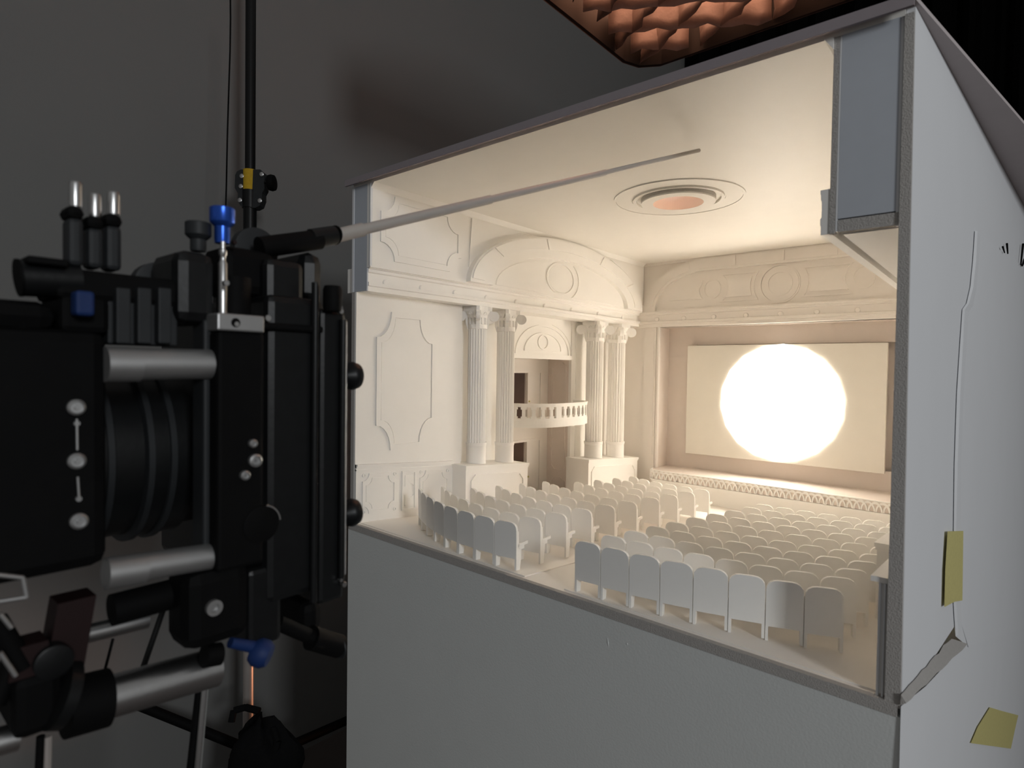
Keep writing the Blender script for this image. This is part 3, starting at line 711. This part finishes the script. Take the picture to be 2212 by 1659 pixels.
strip_on([(2138, 1528), (2165, 1536), (2199, 1545), (2192, 1575), (2183, 1617), (2140, 1611), (2097, 1605), (2112, 1570)], lambda x, y: onbase(x, y, .002), 'masking_tape', 'torn square of yellow masking tape low on the white base')
# white side sheet of the base below the ledge
sheet_solid('base_side_sheet', [(1946, 1526), (2000, 1482), (2086, 1390), (2160, 1366), (2240, 1330), (2240, 1760), (1940, 1760)], .0002, .0010, PAPER, T)
for (a, c, r) in (((2166, 533), (2170, 546), .0016), ((2175, 526), (2177, 548), .0018), ((2210, 527), (2205, 572), .0022), ((2214, 560), (2208, 574), .003)):
    MB().cyl(onwall(*a, .005), onwall(*c, .005), r, r*.6, 8).build('ink_mark', BLKM, T)

# ------------------------------------------------------------------ overhead softbox with fabric grid
X0, X1, Y0, Y1, ZB = .242, .98, .06, .775, 1.2
sb_ = empty('softbox', ((X0+X1)/2, (Y0+Y1)/2, ZB), 'overhead softbox with a copper-lit fabric honeycomb grid above the model roof', 'softbox')
SQ = [(X0+.03, Y0), (X1-.03, Y0), (X1, Y0+.03), (X1, Y1-.03), (X1-.03, Y1), (X0+.07, Y1+.0), (X0+.02, Y1-.03), (X0, Y1-.08), (X0, Y0+.03)]
def insq(p, g): 
    cxm, cym = (X0+X1)/2, (Y0+Y1)/2; return (cxm+(p[0]-cxm)*(1-g), cym+(p[1]-cym)*(1-g))
MB().ring(SQ, [insq(p, .025) for p in SQ], Cc, ZB-.012, ZB+.20).build('skirt', BLKM, sb_)
MB().ring([insq(p, -.012) for p in SQ], [insq(p, .0) for p in SQ], Cc, ZB-.010, ZB+.01).build('rim_piping', CLOTH, sb_)
MB().prism([insq(p, .03) for p in SQ], Cc, ZB+.125, ZB+.128).build('diffuser', BULB, sb_)
MB().prism([insq(p, .0) for p in SQ], Cc, ZB+.20, ZB+.206).build('back_cover', BLKM, sb_)
cell = .098; rg = random.Random(3)
def wavy(k, fam):
    # one fabric strip running along a diagonal, pinched to its neighbours into cells
    pts = []; d = Vector((1, (1 if fam else -1)*.62, 0)).normalized(); nrm = Vector((-d.y, d.x, 0))
    c0 = Vector(((X0+X1)/2, (Y0+Y1)/2, 0))+nrm*(k*cell)
    for i in range(-26, 27):
        s = i*.03; p = c0+d*s
        if X0+.012 < p.x < X1-.012 and Y0+.012 < p.y < Y1-.012:
            pts.append((p, nrm, rg.uniform(-.006, .006), rg.uniform(-.008, .008)))
    return pts
for fam in (0, 1):
    for k in range(-6, 7):
        pts = wavy(k, fam)
        if len(pts) < 3: continue
        vs = []; rows = 4
        for (p, nn, w_, h_) in pts:
            for j in range(rows):
                g = j/(rows-1); q = p+nn*(w_*(1-g)*1.4+.004*sin(j*2.0+p.x*60)); vs.append((q.x, q.y, ZB-.004+h_*(1-g)*.6+g*.085))
        n = len(pts)
        fs = [(i*rows+j, (i+1)*rows+j, (i+1)*rows+j+1, i*rows+j+1) for i in range(n-1) for j in range(rows-1)]
        o = MB().add(vs, fs, True).build('grid_strip', CLOTH, sb_)
        md = o.modifiers.new('t', 'SOLIDIFY'); md.thickness = .0015

# ------------------------------------------------------------------ film camera rig in the foreground
RX_ = .66
RIG = empty('film_camera', (.55, -.62, GZ), 'large black film camera rig with matte box, lens and support rods in the foreground', 'camera')
def S(px, py, x=RX_): return at(px, py, 'x', x)
def pxl(px, py, x, n): return n*(at(px, py, 'x', x)-CAM).dot(FW)/FPX      # length of n pixels there
def pbox(x0, y0, x1, y1, nm, m, X=RX_, th=.02, bv=.002, parent=None):
    ym, xm = (y0+y1)/2, (x0+x1)/2
    a, c = S(x0, ym, X), S(x1, ym, X); t, b_ = S(xm, y0, X), S(xm, y1, X)
    o = MB().box((X-th, a.y, b_.z), (X, c.y, t.z)).build(nm, m, parent or RIG)
    if bv: bevelled(o, bv, 2)
    return o
def prod(p, q, rpx, nm, m, X=RX_, parent=None, r2=None, seg=28):
    a, c = S(*p, X), S(*q, X); r = pxl(*p, X, rpx)
    return MB().cyl(a, c, r, pxl(*q, X, r2 if r2 else rpx*((a-CAM).dot(FW)/(c-CAM).dot(FW))), seg).build(nm, m, parent or RIG)
def disc(px, py, rpx, nm, m, X=RX_, th=.004, parent=None, prof=None, seg=28):
    p = S(px, py, X); r = pxl(px, py, X, rpx)
    pr_ = [(r, -th), (r, -.0004), (r*.9, 0)] if prof is None else [(r*a, h) for a, h in prof]
    return MB().lathe(pr_, p, seg, (1, 0, 0)).build(nm, m, parent or RIG)
def vknob(px, y0, y1, prof, nm, m, X=RX_, ribs=0, parent=None):
    """upright turned part; prof (radius px, 0..1 from bottom)"""
    b_, t = S(px, y1, X), S(px, y0, X); h = t.z-b_.z
    mb = MB(); mb.lathe([(pxl(px, y1, X, r), h*k) for r, k in prof], b_, 28)
    return mb.build(nm, m, parent or RIG)
# lens barrel along the optical axis
LX = .545; lz = S(600, 985).z
lens = MB().lathe([(.070, 0), (.070, .18), (.066, .182), (.066, .20), (.069, .202), (.069, .235), (.064, .237), (.064, .262)], (LX, -.80, lz), 56, (0, 1, 0)).build('lens_barrel', BLK, RIG)
for yy in (-.655, -.640, -.625, -.600, -.585):
    MB().lathe([(.0655, 0), (.0715, .001), (.0715, .005), (.0655, .006)], (LX, yy, lz), 56, (0, 1, 0)).build('focus_ring', DGREY if yy > -.63 else BLK, lens)
# camera body / housing at the frame's edge
body = pbox(-160, 705, 236, 1262, 'camera_body', BLKM, .655, .19, .008)
for (cx_, cy_) in ((165, 880), (166, 996), (171, 1126)):
    s_ = disc(cx_, cy_, 17, 'screw', ALU, .658, .006, body, [(1, -.002), (1, .001), (.75, .002), (.7, .0005), (.3, .0005), (.25, .0018), (0.02, .0018)])
for (a, c) in (((166, 905), (167, 972)), ((168, 1030), (171, 1080))):
    prod(a, c, 2.6, 'engraved_line', ALU, .657, body)
disc(167, 915, 6, 'engraved_dot', ALU, .657, .002, body); disc(171, 1078, 6, 'engraved_dot', ALU, .657, .002, body)
pbox(-200, 640, 130, 712, 'body_top', BLKM, .65, .16, .01)
p = S(35, 745, .63); MB().sphere(p, pxl(35, 745, .63, 72), 32, 16).build('rounded_cover', BLK, RIG)
prod((42, 600), (170, 607), 40, 'motor', BLK, .64); 
prod((37, 600), (44, 600), 41, 'motor_cap', BLKM, .64)
pbox(60, 556, 150, 572, 'motor_clip', BLKM, .655, .03, .001)
pbox(120, 590, 400, 655, 'top_bar', BLKM, .65, .05, .004)
pbox(130, 640, 240, 720, 'top_block', BLKM, .65, .05, .004)
pbox(164, 628, 206, 682, 'blue_switch', BLUEP, .664, .012, .002)
for i, (xc, yt, ym, yb) in enumerate(((162, 394, 443, 560), (204, 420, 465, 565), (244, 416, 460, 570))):
    c = pbox(xc-14, ym+26, xc+21, yb+14, 'connector', DGREY, .65-.004*i, .016, .003)
    pbox(xc-18, ym, xc+24, ym+30, 'connector_collar', BLKM, .652-.004*i, .02, .004, c)
    vknob(xc+1, yt, ym+4, [(11.5, 0), (12, .1), (12, .9), (10.5, 1)], 'connector_tip', CHROME, .642-.004*i, 0, c)
fin = pbox(233, 612, 384, 745, 'heat_sink', DGREY, .648, .03, .001)
for (a, c) in ((252, 283), (298, 328), (343, 371)):
    pbox(a, 622, c, 742, 'cooling_fin', DGREY, .656, .010, .0008, fin)
disc(345, 615, 48, 'hinge_disc', DGREY, .60, .012)
# silver support tubes
prod((228, 786), (470, 787), 36, 'support_tube', ALU, .655); prod((226, 787), (300, 788), 38.5, 'tube_sleeve', ALU, .655)
prod((233, 1236), (470, 1199), 31, 'support_tube', ALU, .655); prod((228, 1239), (312, 1226), 34, 'tube_sleeve', ALU, .655)
prod((120, 1385), (318, 1337), 21, 'support_rod', CHROME, .60)
prod((-40, 1612), (38, 1590), 30, 'support_rod', CHROME, .63)
prod((150, 1530), (466, 1440), 46, 'support_rod', CHROME, .63, None, 40)
prod((240, 1318), (450, 1262), 34, 'cross_bar', BLKM, .63)
# clamp around the lower rods
prod((140, 1530), (232, 1506), 62, 'rod_clamp', BLKM, .635)
pbox(28, 1455, 140, 1592, 'clamp_block', BLKM, .65, .05, .006)
prod((120, 1500), (146, 1500), 70, 'clamp_wheel', BLK, .645)
disc(118, 1432, 36, 'clamp_knob', BLK, .655, .02)
a = S(168, 1295, .645); c = S(140, 1455, .645); w_ = .010
MB().add([(a.x, a.y-w_, a.z), (a.x, a.y+w_, a.z), (c.x, c.y+w_, c.z), (c.x, c.y-w_, c.z), (a.x-.02, a.y-w_, a.z), (a.x-.02, a.y+w_, a.z), (c.x-.02, c.y+w_, c.z), (c.x-.02, c.y-w_, c.z)],
         [(0, 1, 2, 3), (7, 6, 5, 4), (0, 4, 5, 1), (1, 5, 6, 2), (2, 6, 7, 3), (3, 7, 4, 0)]).build('red_bracket', RED, RIG)
a = S(78, 1390, .65); c = S(66, 1462, .65)
MB().add([(a.x, a.y-w_, a.z), (a.x, a.y+w_*.6, a.z), (c.x, c.y+w_, c.z), (c.x, c.y-w_, c.z), (a.x-.02, a.y-w_, a.z), (a.x-.02, a.y+w_*.6, a.z), (c.x-.02, c.y+w_, c.z), (c.x-.02, c.y-w_, c.z)],
         [(0, 1, 2, 3), (7, 6, 5, 4), (0, 4, 5, 1), (1, 5, 6, 2), (2, 6, 7, 3), (3, 7, 4, 0)]).build('red_bracket', RED, RIG)
for (a, c) in (((-4, 1242), (50, 1248)), ((50, 1248), (58, 1290)), ((0, 1326), (25, 1356)), ((0, 1410), (34, 1460)), ((-6, 1300), (58, 1290))):
    prod(a, c, 5, 'cage_bar', ALU, .66)
prod((-10, 1340), (50, 1440), 22, 'cage_arm', BLKM, .645); prod((-10, 1520), (40, 1400), 20, 'cage_arm', BLKM, .64)
# matte box
mbx = pbox(576, 640, 700, 1292, 'matte_box', BLK, .652, .215, .006)
pbox(690, 668, 747, 1300, 'hood_frame', BLK, .655, .225, .004, mbx)
pbox(655, 542, 703, 660, 'top_flag', BLK, .63, .17, .012, mbx)
pbox(655, 1300, 700, 1370, 'bottom_flag', BLKM, .63, .17, .008, mbx)
pbox(572, 700, 700, 716, 'cross_strap', BLKM, .657, .01, .002, mbx)
vknob(677, 610, 1300, [(8, 0), (8, 1)], 'edge_tube', BLK, .655, 0, mbx)
vknob(737, 690, 1255, [(7, 0), (7, 1)], 'edge_tube', BLK, .658, 0, mbx)
prod((748, 695), (745, 1240), 2.2, 'edge_trim', ALU, .656, mbx)
vknob(718, 618, 672, [(18, 0), (20, .15), (20, .85), (17, 1)], 'lock_knob', BLKM, .66, 0, mbx)
for cx_, cy_ in ((764, 812), (762, 1106)):
    p = S(cx_, cy_, .645); MB().lathe([(.0035, -.012), (.006, -.006), (.0115, 0), (.0125, .004), (.011, .009), (.006, .012), (.001, .0125)], p-Vector((0, .006, 0)), 24, (0, 1, 0)).build('front_knob', BLK, mbx)
for cx_, cy_, r in ((722, 663, 5), (737, 664, 4.5), (738, 672, 6), (580, 687, 7), (745, 1263, 6), (738, 1254, 4)):
    disc(cx_, cy_, r, 'bolt', CHROME, .661, .004, mbx)
# swing-away bracket
br = pbox(470, 716, 572, 1228, 'bracket_arm', BLKM, .668, .020, .003)
pbox(470, 679, 572, 716, 'silver_plate', ALU, .671, .024, .0012, br)
disc(510, 697, 10, 'threaded_hole', BLKM, .6715, .003, br); disc(512, 700, 5.5, 'set_screw', CHROME, .672, .003, br)
disc(566, 1133, 40, 'pivot', BLKM, .669, .016, br)
p = S(566, 1133, .668); r = pxl(566, 1133, .668, 41)
pts = [p+Vector((0, r*cos(t), r*sin(t))) for t in [radians(5+12*i) for i in range(7)]]
MB().tube(pts, .0009, 6).build('pivot_edge', CHROME, br)
for cx_, cy_, r in ((547, 958, 9), (552, 995, 14), (530, 1027, 10.5)): disc(cx_, cy_, r, 'screw', ALU, .670, .004, br, [(1, -.002), (1, .001), (.7, .002), (.6, .0006), (.2, .0006), (.1, .0015), (.01, .0015)])
pbox(440, 690, 474, 1240, 'rail_plate', DGREY, .655, .02, .002, br)
low = pbox(402, 1225, 545, 1398, 'lower_bracket', BLKM, .662, .04, .010)
disc(463, 1313, 17, 'socket_screw', ALU, .664, .004, low, [(1, -.002), (1, .0012), (.55, .0012), (.5, -.001), (.02, -.001)])
pbox(536, 1225, 610, 1395, 'hinge_block', BLK, .65, .03, .004)
prod((440, 1418), (475, 1412), 24, 'hinge_pin', BLKM, .65)
a = S(497, 1388, .65); c = S(560, 1400, .65); MB().cyl(a, c, pxl(500, 1390, .65, 11), pxl(500, 1390, .65, 14), 18).build('blue_lever', BLUEP, low)
p = S(556, 1408, .65); MB().lathe([(.008, -.004), (.0105, 0), (.0105, .006), (.008, .010)], p, 24, (.7, .6, -.3)).build('blue_lever_knob', BLUEP, low)
prod((600, 1345), (690, 1384), 16, 'handle', BLKM, .64); prod((672, 1378), (732, 1396), 25, 'handle_grip', BLKM, .64)
p = S(733, 1396, .64); MB().lathe([(pxl(733, 1396, .64, 25), -.001), (pxl(733, 1396, .64, 26), .0), (pxl(733, 1396, .64, 22), .0012)], p, 26, (0, 1, .05)).build('handle_end_ring', DGREY, RIG)
# top fittings
cb = pbox(380, 541, 470, 700, 'clamp_body', BLK, .655, .05, .008)
vknob(428, 481, 543, [(15, 0), (16, .08), (16, .40), (23, .50), (26, .56), (26, .97), (24, 1)], 'knurled_knob', DGREY, .635, 0, cb)
vknob(480, 449, 526, [(15, 0), (16, .1), (16, .46), (24, .56), (25.5, .60), (25.5, .97), (23, 1)], 'blue_knob', BLUE, .640, 0, cb)
vknob(481, 522, 680, [(9, 0), (9, .7), (6, .74), (6, .8), (8, .82), (8, .88), (5, .9), (5, 1)], 'steel_post', CHROME, .655, 0, cb)
vknob(505, 600, 680, [(34, 0), (34, 1)], 'post_housing', BLKM, .64, 0, cb)
disc(556, 540, 48, 'round_plate', DGREY, .60, .010)
pbox(480, 535, 600, 640, 'joint_block', BLKM, .63, .04, .008)
prod((560, 535), (690, 517), 23, 'holder_arm', BLKM, .62); prod((672, 516), (722, 508), 21, 'holder_grip', BLK, .62, None, 20)
p = S(724, 508, .62); MB().lathe([(pxl(724, 508, .62, 20), -.001), (pxl(724, 508, .62, 21), 0), (pxl(724, 508, .62, 17), .001)], p, 24, (-.25, 1, .12)).build('holder_ring', BLKM, RIG)
disc(508, 523, 5, 'tally_screw', RED, .642, .003); disc(506, 612, 6, 'tally_screw', RED, .642, .003); disc(490, 611, 6.5, 'post_screw', CHROME, .668, .003)
pbox(575, 560, 660, 690, 'side_cover', BLK, .64, .1, .006)
# telescopic pointer reaching into the model
a = S(706, 514, .615); c = atd(1510, 325, .98); d_ = (c-a)
MB().cyl(a, a+d_*.055, .0062, .0062, 20).build('pointer_sleeve', RODM, RIG)
MB().cyl(a+d_*.05, a+d_*.30, .0050, .0048, 18).build('pointer_tube', RODM, RIG)
MB().cyl(a+d_*.29, a+d_*.62, .0040, .0038, 16).build('pointer_tube', RODM, RIG)
MB().cyl(a+d_*.61, c, .0032, .0030, 14).build('pointer_tip', RODM, RIG)
# tripod under the rig
pl = MB().cyl((.60, -.66, GZ+.55), (.60, -.66, .0), .016, None, 20).build('tripod_column', POLEM, RIG)
for (x, y) in ((.90, -.80), (.36, -.92), (.48, -.30)):
    MB().cyl((.60, -.66, GZ+.62), (x, y, GZ), .011, .009, 14).build('tripod_leg', BLKM, RIG)
prod((448, 1432), (424, 1700), 7, 'stay_rod', CHROME, .58); prod((438, 1432), (408, 1700), 9, 'stay_rod', BLKM, .57)
prod((362, 1290), (310, 1440), 6, 'stay_rod', BLK, .50); prod((244, 1380), (226, 1450), 3, 'cable', BLKM, .52)
prod((88, 1590), (82, 1710), 8, 'tripod_spigot', BLKM, .58); prod((103, 1590), (100, 1710), 8, 'tripod_spigot', POLEM, .58)

# ------------------------------------------------------------------ light stand, sandbag and cable behind the rig
p0 = atd(541, 200, 1.70); SX, SY = p0.x, p0.y
stn = empty('light_stand', (SX, SY, GZ), 'tall black light stand with a yellow-taped collar rising behind the film camera', 'light stand')
def zs_(py): return at(541, py, 'y', SY).z
zc_ = zs_(395)
MB().cyl((SX, SY, zs_(1010)), (SX, SY, zc_), .0180, None, 24).build('lower_tube', BLK, stn)
MB().cyl((SX, SY, zc_), (SX, SY, 2.6), .0140, None, 24).build('upper_tube', BLK, stn)
MB().cyl((SX, SY, GZ+.10), (SX, SY, zs_(1010)), .0145, None, 24).build('base_tube', POLEM, stn)
k_ = 1.70/FPX
def pl_(px, py, d=1.68): return atd(px, py, d)
def plate(pts, nm, m, d, th, parent):
    v = [pl_(x, y, d) for x, y in pts]; n = len(v)
    MB().add(v+[q+FW*th for q in v], [tuple(range(n)), tuple(range(n, 2*n))[::-1]]+[(i, (i+1) % n, n+(i+1) % n, n+i) for i in range(n)]).build(nm, m, parent)
cl_ = [(508, 378), (512, 370), (520, 366), (562, 366), (568, 371), (571, 380), (571, 408), (566, 417), (566, 430), (561, 444), (551, 449), (530, 449), (519, 444), (513, 432), (514, 418), (507, 406)]
plate(cl_, 'collar_plate', DGREY, 1.692, .03, stn)
MB().cyl((SX, SY, zs_(412)), (SX, SY, zs_(368)), .0195, None, 28).build('yellow_tape', YEL, stn)
MB().cyl((SX, SY, zs_(450)), (SX, SY, zs_(412)), .0215, None, 28).build('collar_sleeve', BLK, stn)
for (x, y) in ((519, 433), (562, 434), (521, 403), (523, 381), (566, 377)):
    MB().lathe([(.0062, 0), (.0062, -.004), (.003, -.0055)], pl_(x, y, 1.692), 14, FW).build('collar_bolt', CHROME, stn)
a = pl_(572, 393, 1.69); c = pl_(590, 395, 1.69)
MB().cyl(a, c, .005, None, 12).build('knob_stem', BLK, stn)
q = RT; MB().lathe([(.010, -.010), (.021, -.008), (.023, 0), (.021, .008), (.010, .010)], pl_(587, 395, 1.69), 20, q).build('clamp_knob', BLKM, stn)
for (a, c) in (((560, 1640, 1.70), (775, 1545, 2.02)), ((520, 1612, 1.70), (262, 1508, 1.66)), ((545, 1640, 1.70), (420, 1800, 1.5))):
    MB().cyl(atd(*a), atd(*c), .0135, None, 14).build('stand_leg', BLKM, stn)
hub = atd(541, 1640, 1.70); MB().cyl((SX, SY, hub.z-.03), (SX, SY, hub.z+.05), .026, None, 20).build('leg_hub', BLKM, stn)
for v in ((-.05, .32), (-.22, -.25), (.22, -.12)):
    MB().cyl((SX, SY, GZ+.16), (SX+v[0], SY+v[1], GZ+.008), .010, None, 10).build('foot', BLKM, stn)
sl_ = bpy.data.lights.new('added_stand_spot', 'SPOT'); sl_.energy = 7; sl_.color = (1, .42, .22); sl_.spot_size = radians(20); sl_.spot_blend = .8; sl_.shadow_soft_size = .05  # unseen orange spot, added to light the lower tube of the stand
so_ = bpy.data.objects.new('added_stand_spot', sl_); COL.objects.link(so_); so_.location = (-.22, .95, -.88)
so_.rotation_euler = (Vector((SX+.02, SY, -.62))-so_.location).to_track_quat('-Z', 'Y').to_euler()
# sandbag: lumpy saddle bag slung over the stand
bg = MB(); c0 = atd(566, 1632, 1.58); vs = []; fs = []; nu, nv = 28, 16; rg2 = random.Random(5)
for j in range(nv+1):
    ph = -pi/2+pi*j/nv
    for i in range(nu):
        th = 2*pi*i/nu
        lump = 1+.10*sin(3*th+1.1)+.07*sin(5*th+2*ph)+.05*sin(7*ph+th)+rg2.uniform(-.02, .02)
        rx_, ry_, rz_ = .096*lump, .066*lump, .116*lump
        zz = rz_*sin(ph); sl = 1-.30*max(0, sin(ph))
        v = RT*(rx_*cos(ph)*cos(th)*sl)+FW*(ry_*cos(ph)*sin(th))+Vector((0, 0, zz)); vs.append(c0+v+Vector((0, 0, -.02)))
for j in range(nv):
    for i in range(nu): i2 = (i+1) % nu; fs.append((j*nu+i, j*nu+i2, (j+1)*nu+i2, (j+1)*nu+i))
bg.add(vs, fs, True)
sbg = empty('sandbag', (c0.x, c0.y, c0.z-.12), 'black cloth sandbag slung on the light stand at the lower edge', 'sandbag')
bg.build('bag', BAGM, sbg)
MB().tube([atd(500, 1560, 1.60), atd(505, 1535, 1.61), atd(530, 1528, 1.62), atd(560, 1536, 1.61)], .009, 8).build('strap', BAGM, sbg)
MB().tube([atd(590, 1640, 1.55), atd(600, 1600, 1.56), atd(590, 1570, 1.57)], .010, 8).build('strap', BAGM, sbg)
cb_ = [atd(x, y, 1.55) for x, y in ((497, -60), (498, 40), (497, 110), (494, 200), (491, 300), (489, 400), (487, 470), (484, 700))]
tag(MB().tube(cb_, .0021, 8).build('hanging_cable', BLKM), 'thin black cable hanging straight down behind the blue knob', 'cable')
